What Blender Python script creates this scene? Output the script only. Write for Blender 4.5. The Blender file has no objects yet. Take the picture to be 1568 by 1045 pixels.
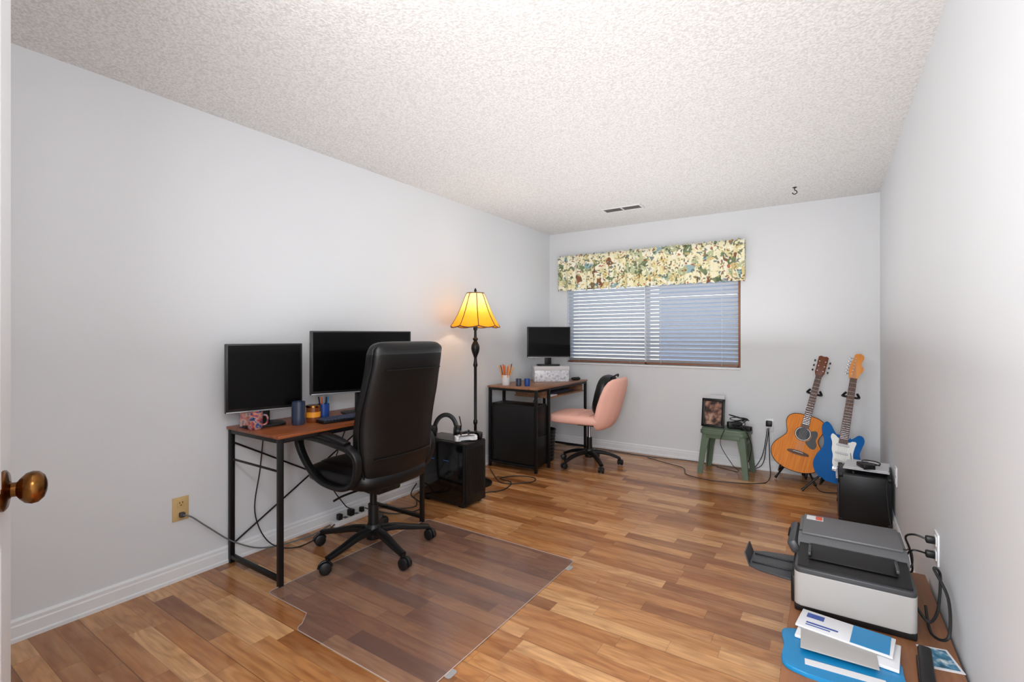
import bpy, bmesh, math, random
from math import radians as rad, sin, cos, pi
from mathutils import Vector, Matrix
random.seed(7)
S = bpy.context.scene
try:
    S.view_settings.view_transform = 'Standard'
    S.view_settings.look = 'None'
except Exception: pass
XL, XR, YB, YF, H = -2.78, 0.346, 5.03, -0.08, 2.44

# ---------------------------------------------------------------- materials
def C(r, g, b):
    f = lambda c: (c/12.92 if c <= .04045 else ((c+.055)/1.055)**2.4)
    return (f(r/255), f(g/255), f(b/255), 1)
class NT:
    def __init__(s, name):
        s.m = bpy.data.materials.new(name); s.m.use_nodes = True
        s.t = s.m.node_tree; s.b = s.t.nodes['Principled BSDF']; s.out = s.t.nodes['Material Output']
    def n(s, typ, ins=None, **kw):
        nd = s.t.nodes.new(typ)
        for k, v in kw.items(): setattr(nd, k, v)
        for k, v in (ins or {}).items(): s.put(nd.inputs[k], v)
        return nd
    def put(s, sock, v):
        if isinstance(v, bpy.types.NodeSocket): s.t.links.new(v, sock)
        else: sock.default_value = v
    def math(s, op, a, b=None, c=None):
        nd = s.t.nodes.new('ShaderNodeMath'); nd.operation = op
        s.put(nd.inputs[0], a)
        if b is not None: s.put(nd.inputs[1], b)
        if c is not None: s.put(nd.inputs[2], c)
        return nd.outputs[0]
    def mix(s, f, a, b, mode='MIX'):
        nd = s.t.nodes.new('ShaderNodeMix'); nd.data_type = 'RGBA'; nd.blend_type = mode
        s.put(nd.inputs[0], f); s.put(nd.inputs[6], a); s.put(nd.inputs[7], b)
        return nd.outputs[2]
    def ramp(s, fac, stops, const=False):
        nd = s.t.nodes.new('ShaderNodeValToRGB'); s.put(nd.inputs[0], fac)
        cr = nd.color_ramp
        if const: cr.interpolation = 'CONSTANT'
        while len(cr.elements) < len(stops): cr.elements.new(.5)
        for e, (p, c) in zip(cr.elements, stops): e.position = p; e.color = c
        return nd.outputs[0]
    def obj(s): return s.n('ShaderNodeTexCoord').outputs['Object']
    def noise(s, vec, scale, detail=3, rough=.5):
        return s.n('ShaderNodeTexNoise', {'Vector': vec, 'Scale': scale, 'Detail': detail, 'Roughness': rough}).outputs[0]
    def bump(s, h, st=.3, dist=.01):
        nd = s.n('ShaderNodeBump', {'Height': h, 'Strength': st, 'Distance': dist})
        s.t.links.new(nd.outputs[0], s.b.inputs['Normal'])
def mat(name, col, rough=.5, metal=0, var=.08, vs=12, bump=0, bs=150, emit=None, es=0, coat=0, spec=.5):
    T = NT(name)
    o = T.obj(); nz = T.noise(o, vs)
    dark = tuple(c*(1-var*2) for c in col[:3])+(1,)
    lite = tuple(min(1, c*(1+var)) for c in col[:3])+(1,)
    T.put(T.b.inputs['Base Color'], T.mix(nz, dark, lite))
    T.b.inputs['Roughness'].default_value = rough
    T.b.inputs['Metallic'].default_value = metal
    T.b.inputs['Specular IOR Level'].default_value = spec
    T.b.inputs['Coat Weight'].default_value = coat
    if bump: T.bump(T.noise(o, bs, 4), bump, .004)
    if emit:
        T.b.inputs['Emission Color'].default_value = emit
        T.b.inputs['Emission Strength'].default_value = es
    return T.m
def wood(name, c1, c2, axis='X', rough=.4, sc=1.0):
    T = NT(name); o = T.obj()
    s = {'X': (2, 26, 26), 'Y': (26, 2, 26), 'Z': (26, 26, 2)}[axis]
    mp = T.n('ShaderNodeMapping', {'Vector': o, 'Scale': tuple(k*sc for k in s)}).outputs[0]
    nz = T.noise(mp, 1.6, 6, .6)
    T.put(T.b.inputs['Base Color'], T.ramp(nz, [(.3, c1), (.7, c2)]))
    T.b.inputs['Roughness'].default_value = rough
    return T.m

def wall_mat():
    T = NT('painted_wall'); o = T.obj()
    T.put(T.b.inputs['Base Color'], T.mix(T.noise(o, 1.3, 2), C(213, 216, 219), C(221, 223, 226)))
    T.b.inputs['Roughness'].default_value = .55
    T.b.inputs['Specular IOR Level'].default_value = .25
    T.bump(T.noise(o, 260, 3), .12, .002)
    return T.m
def ceiling_mat():
    T = NT('popcorn_ceiling'); o = T.obj()
    n1 = T.noise(o, 90, 3, .55)
    v = T.n('ShaderNodeTexVoronoi', {'Vector': o, 'Scale': 100.0}).outputs['Distance']
    h = T.math('SUBTRACT', n1, T.math('MULTIPLY', v, .5))
    T.put(T.b.inputs['Base Color'], T.ramp(h, [(.05, C(208, 207, 206)), (.4, C(229, 229, 228))]))
    T.b.inputs['Roughness'].default_value = .9
    T.b.inputs['Specular IOR Level'].default_value = .1
    T.bump(h, .36, .008)
    return T.m
def floor_mat():
    T = NT('laminate_floor'); o = T.obj()
    sp = T.n('ShaderNodeSeparateXYZ', {0: o}); x, y = sp.outputs[0], sp.outputs[1]
    W = .080
    yr = T.math('DIVIDE', y, W); row = T.math('FLOOR', yr)
    r1 = T.n('ShaderNodeTexWhiteNoise', {'W': row}, noise_dimensions='1D').outputs['Value']
    xs = T.math('ADD', T.math('DIVIDE', x, .52), T.math('MULTIPLY', r1, 9.7))
    idx = T.math('FLOOR', xs)
    cv = T.n('ShaderNodeCombineXYZ', {0: idx, 1: row, 2: 3.3}).outputs[0]
    cell = T.n('ShaderNodeTexWhiteNoise', {'Vector': cv}, noise_dimensions='3D').outputs['Value']
    base = T.ramp(cell, [(0, C(130, 80, 44)), (.2, C(158, 102, 58)), (.45, C(180, 121, 71)), (.72, C(198, 141, 88)), (1, C(218, 167, 114))])
    cz = T.math('MULTIPLY', cell, 37)
    g1 = T.noise(T.n('ShaderNodeCombineXYZ', {0: T.math('MULTIPLY', x, 4.0), 1: T.math('MULTIPLY', y, 70), 2: cz}).outputs[0], 1, 5, .6)
    g2 = T.noise(T.n('ShaderNodeCombineXYZ', {0: T.math('MULTIPLY', x, 2.2), 1: T.math('MULTIPLY', y, 9), 2: cz}).outputs[0], 1, 2, .5)
    g3 = T.noise(T.n('ShaderNodeCombineXYZ', {0: T.math('MULTIPLY', x, 2.0), 1: T.math('MULTIPLY', y, 14), 2: T.math('ADD', cz, 9.0)}).outputs[0], 1, 3, .55)
    rings = T.math('SINE', T.math('MULTIPLY', g2, 44))
    rings = T.math('POWER', T.math('MULTIPLY_ADD', rings, .5, .5), 1.8)
    c = T.mix(T.math('MULTIPLY', T.ramp(g1, [(.38, (1, 1, 1, 1)), (.62, (0, 0, 0, 1))]), .34), base, C(112, 64, 32))
    c = T.mix(T.math('MULTIPLY', rings, .30), c, C(114, 64, 32))
    c = T.mix(T.math('MULTIPLY', T.ramp(g3, [(.45, (0, 0, 0, 1)), (.75, (1, 1, 1, 1))]), .30), c, C(232, 184, 132))
    fy = T.math('FRACT', yr); fx = T.math('FRACT', xs)
    e1 = T.math('LESS_THAN', fy, .022); e2 = T.math('LESS_THAN', fx, .004)
    fp = T.math('FRACT', T.math('DIVIDE', y, W*3)); e3 = T.math('LESS_THAN', fp, .011)
    edge = T.math('MAXIMUM', T.math('MULTIPLY', T.math('MAXIMUM', e1, e2), .4), T.math('MULTIPLY', e3, .7))
    c = T.mix(edge, c, C(66, 36, 18))
    T.put(T.b.inputs['Base Color'], c)
    T.put(T.b.inputs['Roughness'], T.math('MULTIPLY_ADD', g1, .10, .17))
    T.b.inputs['Specular IOR Level'].default_value = .55
    T.bump(T.math('SUBTRACT', g1, T.math('MULTIPLY', edge, 1.0)), .10, .002)
    return T.m
def mat_plastic():
    T = NT('clear_vinyl'); o = T.obj()
    v = T.n('ShaderNodeTexVoronoi', {'Vector': o, 'Scale': 36.0, 'Randomness': 0.0}).outputs['Distance']
    dots = T.math('LESS_THAN', v, .16)
    tr = T.n('ShaderNodeBsdfTransparent', {'Color': (.86, .82, .82, 1)}).outputs[0]
    T.b.inputs['Base Color'].default_value = C(190, 174, 172)
    T.b.inputs['Roughness'].default_value = .17
    T.b.inputs['Specular IOR Level'].default_value = 1.0
    f = T.math('MULTIPLY_ADD', dots, .16, .15)
    mx = T.n('ShaderNodeMixShader', {0: f, 1: tr, 2: T.b.outputs[0]})
    gl = T.n('ShaderNodeBsdfGlossy', {'Roughness': .17}).outputs[0]
    lw = T.n('ShaderNodeLayerWeight', {'Blend': .35}).outputs['Fresnel']
    m2 = T.n('ShaderNodeMixShader', {0: T.math('MULTIPLY', lw, .65), 1: mx.outputs[0], 2: gl})
    T.t.links.new(m2.outputs[0], T.out.inputs[0])
    return T.m
def valance_mat():
    T = NT('lighthouse_print_fabric'); o = T.obj()
    nz = T.n('ShaderNodeTexNoise', {'Vector': o, 'Scale': 9.0, 'Detail': 2.0}).outputs['Color']
    vec = T.mix(.09, o, nz)
    v1 = T.n('ShaderNodeTexVoronoi', {'Vector': vec, 'Scale': 17.0}).outputs['Color']
    s = T.n('ShaderNodeSeparateXYZ', {0: v1}).outputs[0]
    c1 = T.ramp(s, [(0, C(238, 232, 196)), (.36, C(226, 217, 168)), (.50, C(118, 134, 100)), (.56, C(240, 236, 212)), (.70, C(184, 192, 152)), (.78, C(150, 178, 180)), (.82, C(240, 235, 210)), (.93, C(136, 92, 66)), (.96, C(218, 196, 136))], True)
    v2 = T.n('ShaderNodeTexVoronoi', {'Vector': vec, 'Scale': 62.0}).outputs['Color']
    s2 = T.n('ShaderNodeSeparateXYZ', {0: v2}).outputs[1]
    c2 = T.ramp(s2, [(0, C(84, 98, 70)), (.08, C(172, 66, 50)), (.105, C(196, 178, 126)), (.18, C(122, 84, 58)), (.205, C(238, 234, 214)), (.28, C(80, 110, 120)), (.31, C(72, 84, 60))], True)
    f = T.math('LESS_THAN', s2, .35)
    T.put(T.b.inputs['Base Color'], T.mix(T.math('MULTIPLY', f, .85), c1, c2))
    T.b.inputs['Roughness'].default_value = .9
    return T.m
def picture_mat(name, cols, scale=14):
    T = NT(name); o = T.obj()
    v = T.noise(o, scale, 3)
    n = len(cols)
    T.put(T.b.inputs['Base Color'], T.ramp(v, [(.3+.4*i/(n-1), c) for i, c in enumerate(cols)]))
    T.b.inputs['Roughness'].default_value = .3
    return T.m
def spruce_mat():
    T = NT('amber_spruce_top'); o = T.obj()
    mp = T.n('ShaderNodeMapping', {'Vector': o, 'Scale': (90, 3, 3)}).outputs[0]
    g = T.noise(mp, 1.5, 4)
    T.put(T.b.inputs['Base Color'], T.ramp(g, [(.3, C(204, 108, 14)), (.7, C(234, 142, 28))]))
    T.b.inputs['Roughness'].default_value = .45
    T.b.inputs['Specular IOR Level'].default_value = .2
    return T.m

M = dict(
    wall=wall_mat(), ceil=ceiling_mat(), floor=floor_mat(), mat=mat_plastic(), valance=valance_mat(),
    trim=mat('white_trim', C(227, 229, 231), .4, var=.02),
    white=mat('white_plastic', C(226, 226, 227), .35, var=.03),
    black=mat('black_plastic', C(14, 14, 15), .42, var=.1, spec=.4),
    metal=mat('black_metal', C(16, 15, 16), .42, .2, var=.1, spec=.4),
    leather=mat('black_leather', C(9, 9, 10), .38, var=.12, bump=.2, bs=220, spec=.38),
    screen=mat('dark_screen', C(3, 3, 4), .28, var=.05, spec=.12),
    silver=mat('silver_plastic', C(150, 152, 156), .35, .4),
    chrome=mat('chrome', C(200, 200, 205), .18, 1),
    brass=mat('antique_brass', C(132, 88, 44), .24, 1, var=.35, vs=30),
    desk=wood('rustic_brown_wood', C(92, 42, 20), C(158, 86, 44), 'Y'),
    desk2=wood('brown_desk_wood', C(110, 72, 50), C(166, 120, 90), 'Y'),
    cab=wood('brown_cabinet_wood', C(116, 74, 46), C(142, 94, 62), 'Y', .5),
    pink=mat('pink_velvet', C(244, 188, 171), .75, var=.04, bump=.1),
    green=mat('green_plastic', C(92, 110, 90), .42, var=.08),
    blue=mat('metallic_blue', C(0, 92, 164), .5, .0, var=.12, vs=5, spec=.12),
    maple=wood('maple', C(200, 118, 36), C(228, 150, 58), 'Z', .45),
    rose=wood('rosewood', C(66, 38, 24), C(100, 60, 38), 'Z', .55),
    mahog=mat('guitar_side_wood', C(112, 56, 24), .4, spec=.25),
    spruce=spruce_mat(),
    pgw=mat('white_pickguard', C(226, 226, 220), .4, var=.02),
    dark=mat('near_black', C(6, 6, 7), .5),
    beige=mat('beige_plastic', C(206, 176, 122), .45, var=.04),
    grayp=mat('dark_gray_plastic', C(56, 57, 60), .42, var=.05),
    keycap=mat('keycap_plastic', C(64, 70, 92), .45, var=.05),
    midg=mat('mid_gray_plastic', C(90, 90, 92), .45, var=.04),
    lightg=mat('warm_light_gray', C(158, 155, 152), .45, var=.02),
    cable=mat('cable_rubber', C(18, 18, 19), .5),
    gcable=mat('gray_cable', C(110, 112, 114), .5),
    paper=mat('paper', C(208, 208, 210), .7, var=.02),
    hpblue=mat('blue_packaging', C(14, 122, 174), .35, var=.05),
    navy=mat('navy_print', C(28, 66, 140), .4),
    orange=mat('orange_red', C(206, 84, 50), .5),
    yellow=mat('pencil_yellow', C(230, 150, 36), .5),
    amber=mat('amber_wax_jar', C(120, 62, 28), .2, coat=.5),
    mug=mat('blue_grey_glaze', C(46, 58, 80), .25, coat=.4),
    brown=mat('stained_brown', C(138, 88, 58), .45),
    slat=mat('slat_white', C(200, 205, 212), .45, var=.02),
    bluelight=mat('blue_led', C(16, 40, 70), .3, emit=C(40, 120, 200), es=.2),
)
# ---------------------------------------------------------------- mesh tools
def group(name, loc=(0, 0, 0), rz=0, rot=None):
    e = bpy.data.objects.new(name, None); S.collection.objects.link(e)
    e.empty_display_size = .1
    e.location = loc; e.rotation_euler = rot if rot else (0, 0, rz)
    return e
def adopt(parent, *objs):
    """parent world-space objects without moving them"""
    Mw = Matrix.LocRotScale(parent.location, parent.rotation_euler, parent.scale)
    for o in objs:
        o.parent = parent; o.matrix_parent_inverse = Mw.inverted()
def finish(bm, name, m, parent=None, loc=(0, 0, 0), rot=(0, 0, 0), smooth=35, sub=0):
    bmesh.ops.recalc_face_normals(bm, faces=bm.faces)
    me = bpy.data.meshes.new(name); bm.to_mesh(me); bm.free()
    ms = m if isinstance(m, (list, tuple)) else [m]
    for q in ms: me.materials.append(q)
    for p in me.polygons: p.use_smooth = True
    if smooth: me.set_sharp_from_angle(angle=rad(smooth))
    o = bpy.data.objects.new(name, me); S.collection.objects.link(o)
    o.location = loc; o.rotation_euler = rot
    if parent: o.parent = parent
    if sub:
        md = o.modifiers.new('sub', 'SUBSURF'); md.levels = sub; md.render_levels = sub
    return o
def add_box(bm, c, s, bev=0, R=None):
    r = bmesh.ops.create_cube(bm, size=1)
    vs = r['verts']
    for v in vs: v.co = Vector((v.co.x*s[0], v.co.y*s[1], v.co.z*s[2]))
    if bev > 0:
        es = list({e for v in vs for e in v.link_edges})
        rb = bmesh.ops.bevel(bm, geom=es, offset=min(bev, min(s)*.45), segments=2, affect='EDGES', profile=.5)
        vs = list({v for f in rb['faces'] for v in f.verts} | {v for v in vs if v.is_valid})
    for v in vs:
        if R is not None: v.co = R @ v.co
        v.co += Vector(c)
def box(parent, name, c, s, m, bev=.003, rot=(0, 0, 0)):
    bm = bmesh.new(); add_box(bm, (0, 0, 0), s, bev)
    return finish(bm, name, m, parent, c, rot)
def boxes(parent, name, lst, m, bev=0, loc=(0, 0, 0), rot=(0, 0, 0)):
    bm = bmesh.new()
    for c, s in lst: add_box(bm, c, s, bev)
    return finish(bm, name, m, parent, loc, rot)
def crom(pts, n=8, closed=False):
    P = [Vector(p) for p in pts]; out = []
    N = len(P); rng = N if closed else N-1
    for i in range(rng):
        if closed: p0, p1, p2, p3 = P[i-1], P[i], P[(i+1) % N], P[(i+2) % N]
        else: p0, p1, p2, p3 = P[max(i-1, 0)], P[i], P[i+1], P[min(i+2, N-1)]
        for k in range(n):
            t = k/n
            out.append(.5*((2*p1)+(p2-p0)*t+(2*p0-5*p1+4*p2-p3)*t*t+(3*p1-p0-3*p2+p3)*t**3))
    if not closed: out.append(P[-1])
    return out
def add_sweep(bm, pts, r, seg=10, closed=False, wh=None, up=(0, 0, 1)):
    P = [Vector(p) for p in pts]; n = len(P)
    rs = r if isinstance(r, (list, tuple)) else [r]*n
    rings = []; nrm = None
    for i in range(n):
        if closed: T = P[(i+1) % n]-P[i-1]
        else: T = P[min(i+1, n-1)]-P[max(i-1, 0)]
        if T.length < 1e-9: T = Vector((0, 0, 1))
        T.normalize()
        if nrm is None:
            u = Vector(up)
            if abs(u.dot(T)) > .97: u = Vector((1, 0, 0)) if abs(T.x) < .9 else Vector((0, 1, 0))
            nrm = (u-T*u.dot(T)).normalized()
        else:
            nn = nrm-T*nrm.dot(T)
            if nn.length > 1e-6: nrm = nn.normalized()
        side = T.cross(nrm)
        ring = []
        for k in range(seg):
            a = 2*pi*k/seg
            if wh: 
                ca, sa = cos(a), sin(a)
                ca = math.copysign(abs(ca)**.6, ca); sa = math.copysign(abs(sa)**.6, sa)
                q = P[i]+side*ca*wh[0]*rs[i]+nrm*sa*wh[1]*rs[i]
            else: q = P[i]+(side*cos(a)+nrm*sin(a))*rs[i]
            ring.append(bm.verts.new(q))
        rings.append(ring)
    m = n if closed else n-1
    for i in range(m):
        A, B = rings[i], rings[(i+1) % n]
        for k in range(seg): bm.faces.new((A[k], A[(k+1) % seg], B[(k+1) % seg], B[k]))
    if not closed:
        bm.faces.new(rings[0]); bm.faces.new(rings[-1])
def sweep(parent, name, pts, r, m, seg=10, closed=False, smooth_n=0, wh=None, up=(0, 0, 1), loc=(0, 0, 0)):
    if smooth_n: 
        if isinstance(r, (list, tuple)):
            rr = crom([(q, 0, 0) for q in r], smooth_n, closed); r = [v.x for v in rr]
        pts = crom(pts, smooth_n, closed)
    bm = bmesh.new(); add_sweep(bm, pts, r, seg, closed, wh, up)
    return finish(bm, name, m, parent, loc)
def cyl(parent, name, p0, p1, r, m, r2=None, seg=24):
    bm = bmesh.new(); add_sweep(bm, [p0, p1], [r, r if r2 is None else r2], seg)
    return finish(bm, name, m, parent)
def lathe(parent, name, prof, m, loc=(0, 0, 0), rot=(0, 0, 0), seg=32, sub=0):
    bm = bmesh.new(); rings = []
    for r, z in prof:
        rings.append([bm.verts.new((max(r, 1e-4)*cos(2*pi*k/seg), max(r, 1e-4)*sin(2*pi*k/seg), z)) for k in range(seg)])
    for A, B in zip(rings, rings[1:]):
        for k in range(seg): bm.faces.new((A[k], A[(k+1) % seg], B[(k+1) % seg], B[k]))
    return finish(bm, name, m, parent, loc, rot, 40, sub)
def loft(parent, name, rings, m, loc=(0, 0, 0), rot=(0, 0, 0), sub=0, smooth=60):
    bm = bmesh.new(); R = [[bm.verts.new(p) for p in r] for r in rings]; n = len(R[0])
    for A, B in zip(R, R[1:]):
        for k in range(n): bm.faces.new((A[k], A[(k+1) % n], B[(k+1) % n], B[k]))
    bm.faces.new(R[0]); bm.faces.new(R[-1])
    return finish(bm, name, m, parent, loc, rot, smooth, sub)
def prism(parent, name, outl, a, b, m, plane='XZ', bev=0, loc=(0, 0, 0), rot=(0, 0, 0)):
    """outline (p,q) extruded along third axis from a to b"""
    def mk(p, q, t):
        return {'XZ': (p, t, q), 'XY': (p, q, t), 'YZ': (t, p, q)}[plane]
    bm = bmesh.new()
    A = [bm.verts.new(mk(p[0], p[1], a)) for p in outl]; B = [bm.verts.new(mk(p[0], p[1], b)) for p in outl]
    fa = bm.faces.new(A); fb = bm.faces.new(B); n = len(A)
    for k in range(n): bm.faces.new((A[k], A[(k+1) % n], B[(k+1) % n], B[k]))
    if bev:
        es = list(set(fa.edges) | set(fb.edges))
        bmesh.ops.bevel(bm, geom=es, offset=bev, segments=3, affect='EDGES', profile=.5)
    return finish(bm, name, m, parent, loc, rot, 38)
def se(a, p):
    return math.copysign(abs(a)**p, a)
def cushion(parent, name, c, s, m, p=.5, pz=.5, seg=40, lev=12, rot=(0, 0, 0), top=None):
    rings = []
    for i in range(lev+1):
        t = -pi/2+pi*i/lev
        z = se(sin(t), pz)*s[2]/2; k = max(abs(cos(t)), 1e-3)**pz
        ring = []
        for j in range(seg):
            a = 2*pi*j/seg
            x = se(cos(a), p)*s[0]/2*k; y = se(sin(a), p)*s[1]/2*k
            ring.append((x, y, z+(top(x, y) if top else 0)))
        rings.append(ring)
    return loft(parent, name, rings, m, c, rot)
def rrect(w, h, r, n=6, cx=0, cy=0):
    o = []
    for sx, sy, a0 in ((1, 1, 0), (-1, 1, 90), (-1, -1, 180), (1, -1, 270)):
        for k in range(n+1):
            a = rad(a0+90*k/n); o.append((cx+sx*(w/2-r)+r*cos(a), cy+sy*(h/2-r)+r*sin(a)))
    return o

# ---------------------------------------------------------------- room shell
def slab(name, lo, hi, m):
    c = [(a+b)/2 for a, b in zip(lo, hi)]; s = [b-a for a, b in zip(lo, hi)]
    return boxes(None, name, [(c, s)], m)
slab('floor', (XL-.12, YF-1.4, -.1), (XR+.12, YB+.12, 0), M['floor'])
slab('ceiling', (XL-.12, YF-1.4, H), (XR+.12, YB+.12, H+.1), M['ceil'])
slab('wall_left', (XL-.12, YF-.12, 0), (XL, YB+.12, H), M['wall'])
slab('wall_right', (XR, YF-.12, 0), (XR+.12, YB+.12, H), M['wall'])
WX0, WX1, WZ0, WZ1 = -2.552, -.712, .935, 2.10
def bb(lo, hi): return ([(a+b)/2 for a, b in zip(lo, hi)], [b-a for a, b in zip(lo, hi)])
boxes(None, 'wall_back', [bb((XL, YB, 0), (WX0, YB+.12, H)), bb((WX1, YB, 0), (XR, YB+.12, H)),
      bb((WX0, YB, 0), (WX1, YB+.12, WZ0)), bb((WX0, YB, WZ1), (WX1, YB+.12, H))], M['wall'])
DX0, DX1 = -.50, .30
boxes(None, 'wall_front', [bb((XL, YF-.12, 0), (DX0, YF, H)), bb((DX1, YF-.12, 0), (XR, YF, H)),
      bb((DX0, YF-.12, 2.05), (DX1, YF, H))], M['wall'])
def baseboard(name, p0, p1, nrm):
    prof = [(0, 0), (.018, 0), (.018, .015), (.013, .02), (.013, .062), (.010, .068), (.010, .082), (.004, .092), (0, .092)]
    bm = bmesh.new(); n = Vector((nrm[0], nrm[1], 0))
    A = [bm.verts.new(Vector((p0[0], p0[1], q))+n*p) for p, q in prof]; B = [bm.verts.new(Vector((p1[0], p1[1], q))+n*p) for p, q in prof]
    bm.faces.new(A); bm.faces.new(B)
    for k in range(len(A)): bm.faces.new((A[k], A[(k+1) % len(A)], B[(k+1) % len(A)], B[k]))
    return finish(bm, name, M['trim'], smooth=20)
baseboard('baseboard_left', (XL, YF), (XL, YB), (1, 0))
baseboard('baseboard_back', (XL, YB), (XR, YB), (0, -1))
baseboard('baseboard_right', (XR, YF), (XR, YB), (-1, 0))
baseboard('baseboard_front', (XL, YF), (DX0-.06, YF), (0, 1))
boxes(None, 'trim_1', [bb((DX0-.06, YF, 0), (DX0, YF+.014, 2.11)), bb((DX0-.06, YF, 2.05), (DX1+.04, YF+.014, 2.11))], M['trim'], .003)

# door (opened against the front wall)
E = Vector((-1.21, .225)); dv = Vector((.94, -.343)).normalized(); nv = Vector((.343, .94)).normalized()
ang = math.atan2(-dv.y, -dv.x)     # local +x from hinge to free edge
Hn = E+dv*.76
d = group('door_1', (Hn.x, Hn.y, 0), ang)
sgn = 1 if (Matrix.Rotation(-ang, 2) @ nv).y > 0 else -1
box(d, 'door_slab', (.38, -sgn*.0175, 1.02), (.76, .035, 2.02), M['trim'], .002)
for zz, hh in ((.55, .72), (1.45, .9)):
    for xx in (.22, .54):
        boxes(d, 'panel_molding', [((xx, sgn*.002, zz+hh/2), (.24, .006, .012)), ((xx, sgn*.002, zz-hh/2), (.24, .006, .012)),
              ((xx-.12, sgn*.002, zz), (.012, .006, hh)), ((xx+.12, sgn*.002, zz), (.012, .006, hh))], M['trim'], .002)
prof = [(0, 0), (.034, 0), (.034, .003), (.030, .006), (.016, .008), (.012, .011), (.012, .017), (.018, .021), (.025, .028), (.0275, .036), (.026, .044), (.019, .051), (.010, .054), (0, .055)]
lathe(d, 'knob', prof, M['brass'], (.70, 0, .99), (-sgn*pi/2, 0, 0))
box(d, 'latch_plate', (.7605, -sgn*.0175, .99), (.002, .022, .055), M['brass'], 0)

# window
w = group('window_1', (0, 0, 0))
fy = YB+.085
fr = []
for a, b_ in ((WX0+.02, .04), (WX1-.02, .04), ((WX0+WX1)/2, .05)):
    fr.append(((a, fy, (WZ0+WZ1)/2), (b_, .04, WZ1-WZ0)))
for z in (WZ0+.02, WZ1-.02): fr.append((((WX0+WX1)/2, fy, z), (WX1-WX0, .04, .04)))
boxes(w, 'sash_frame', fr, M['white'], .003)
T = NT('window_glass'); T.b.inputs['Roughness'].default_value = .03; T.b.inputs['Base Color'].default_value = (1, 1, 1, 1)
mx = T.n('ShaderNodeMixShader', {0: .06, 1: T.n('ShaderNodeBsdfTransparent').outputs[0], 2: T.b.outputs[0]}); T.t.links.new(mx.outputs[0], T.out.inputs[0])
box(w, 'glass', ((WX0+WX1)/2, fy+.005, (WZ0+WZ1)/2), (WX1-WX0-.04, .004, WZ1-WZ0-.04), T.m, 0)
box(w, 'sill', ((WX0+WX1)/2, YB+.028, WZ0-.004), (WX1-WX0+.0, .075, .02), M['trim'], .004)
# blinds
bl = group('window_blinds', (0, 0, 0))
by = YB+.032
bm = bmesh.new(); z = WZ0+.045
Rt = Matrix.Rotation(rad(-42), 3, 'X')
while z < WZ1-.06:
    for a, b_ in ((WX0+.012, -1.640), (-1.630, WX1-.022)):
        add_box(bm, ((a+b_)/2, by, z), (b_-a, .048, .003), 0, Rt)
    z += .0405
finish(bm, 'slats', M['slat'], bl)
boxes(bl, 'bottom_rail', [((-2.09, by, WZ0+.022), (.90, .045, .016)), ((-1.18, by, WZ0+.022), (.89, .045, .016))], M['brown'], .003)
box(bl, 'head_rail', ((WX0+WX1)/2, by, WZ1-.03), (WX1-WX0-.03, .05, .05), M['white'])
bm = bmesh.new()
for x in (-2.40, -1.80, -1.47, -.88):
    for yy in (-.024, .024):
        add_sweep(bm, [(x, by+yy, WZ0+.02), (x, by+yy, WZ1-.05)], .0014, 6)
finish(bm, 'ladder_cords', M['white'], bl)
sweep(bl, 'tilt_wand', [(-1.635, by-.032, 1.05), (-1.635, by-.03, 2.0)], .004, M['white'])
box(bl, 'side_channel', (WX1-.011, by, (WZ0+WZ1)/2), (.018, .05, WZ1-WZ0-.01), M['brown'], .002)

# valance
vx0, vx1, vz0, vz1 = -2.64, -.668, 1.765, 2.16
bm = bmesh.new(); nx, nz = 420, 16; G = []
random.seed(3)
ph = [random.uniform(0, 6.28) for _ in range(4)]
def fold(x, k):
    return sin(x*62+ph[0]+1.4*sin(x*9))*.5+sin(x*97+ph[1]+sin(x*13+1))*.3+sin(x*31+ph[2])*.3
for i in range(nx+1):
    col = []; tx = vx0+(vx1-vx0)*i/nx; row = []
    for j in range(nz+1):
        t = j/nz; zz = vz0+(vz1-vz0)*t
        amp = .018*(1-t)+.006; 
        if .80 < t < .92: amp = .005
        bulge = .012 if .80 < t < .92 else 0
        zz2 = zz+(.006*sin(tx*70+1) if j == 0 else 0)+(.008*sin(tx*120)+.004*sin(tx*77) if j == nz else 0)
        row.append(bm.verts.new((tx, YB-.055-bulge+amp*fold(tx, t), zz2)))
    G.append(row)
for i in range(nx):
    for j in range(nz): bm.faces.new((G[i][j], G[i+1][j], G[i+1][j+1], G[i][j+1]))
va = group('window_valance')
o = finish(bm, 'fabric', M['valance'], va, smooth=0)
md = o.modifiers.new('s', 'SOLIDIFY'); md.thickness = .002
for nm, xx in (('return_end', vx0+.003), ('return_end', vx1-.003)):
    box(va, nm, (xx, YB-.028, (vz0+vz1)/2), (.003, .052, vz1-vz0-.02), M['valance'], 0)
cyl(va, 'curtain_rod', (vx0+.01, YB-.05, 2.10), (vx1-.01, YB-.05, 2.10), .008, M['white'])

# ceiling vent & hook
v = group('ceiling_vent', (-1.62, 4.33, H))
boxes(v, 'frame', [((0, .065, -.005), (.38, .02, .010)), ((0, -.065, -.005), (.38, .02, .010)), ((.18, 0, -.005), (.02, .13, .010)), ((-.18, 0, -.005), (.02, .13, .010)), ((0, 0, -.005), (.015, .13, .010))], M['white'], .002)
box(v, 'duct', (0, 0, -.001), (.35, .12, .002), M['grayp'], 0)
bm = bmesh.new()
for i in range(5): add_box(bm, (0, -.045+.0225*i, -.006), (.35, .014, .0015), 0, Matrix.Rotation(rad(35), 3, 'X'))
finish(bm, 'louvers', M['lightg'], v)
hk = group('ceiling_hook', (-.238, 4.484, H))
sweep(hk, 'hook', [(0, 0, 0), (0, 0, -.022), (.012, 0, -.03), (.016, 0, -.043), (.004, 0, -.054), (-.012, 0, -.05), (-.016, 0, -.04)], .0035, M['metal'], smooth_n=5)
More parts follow.
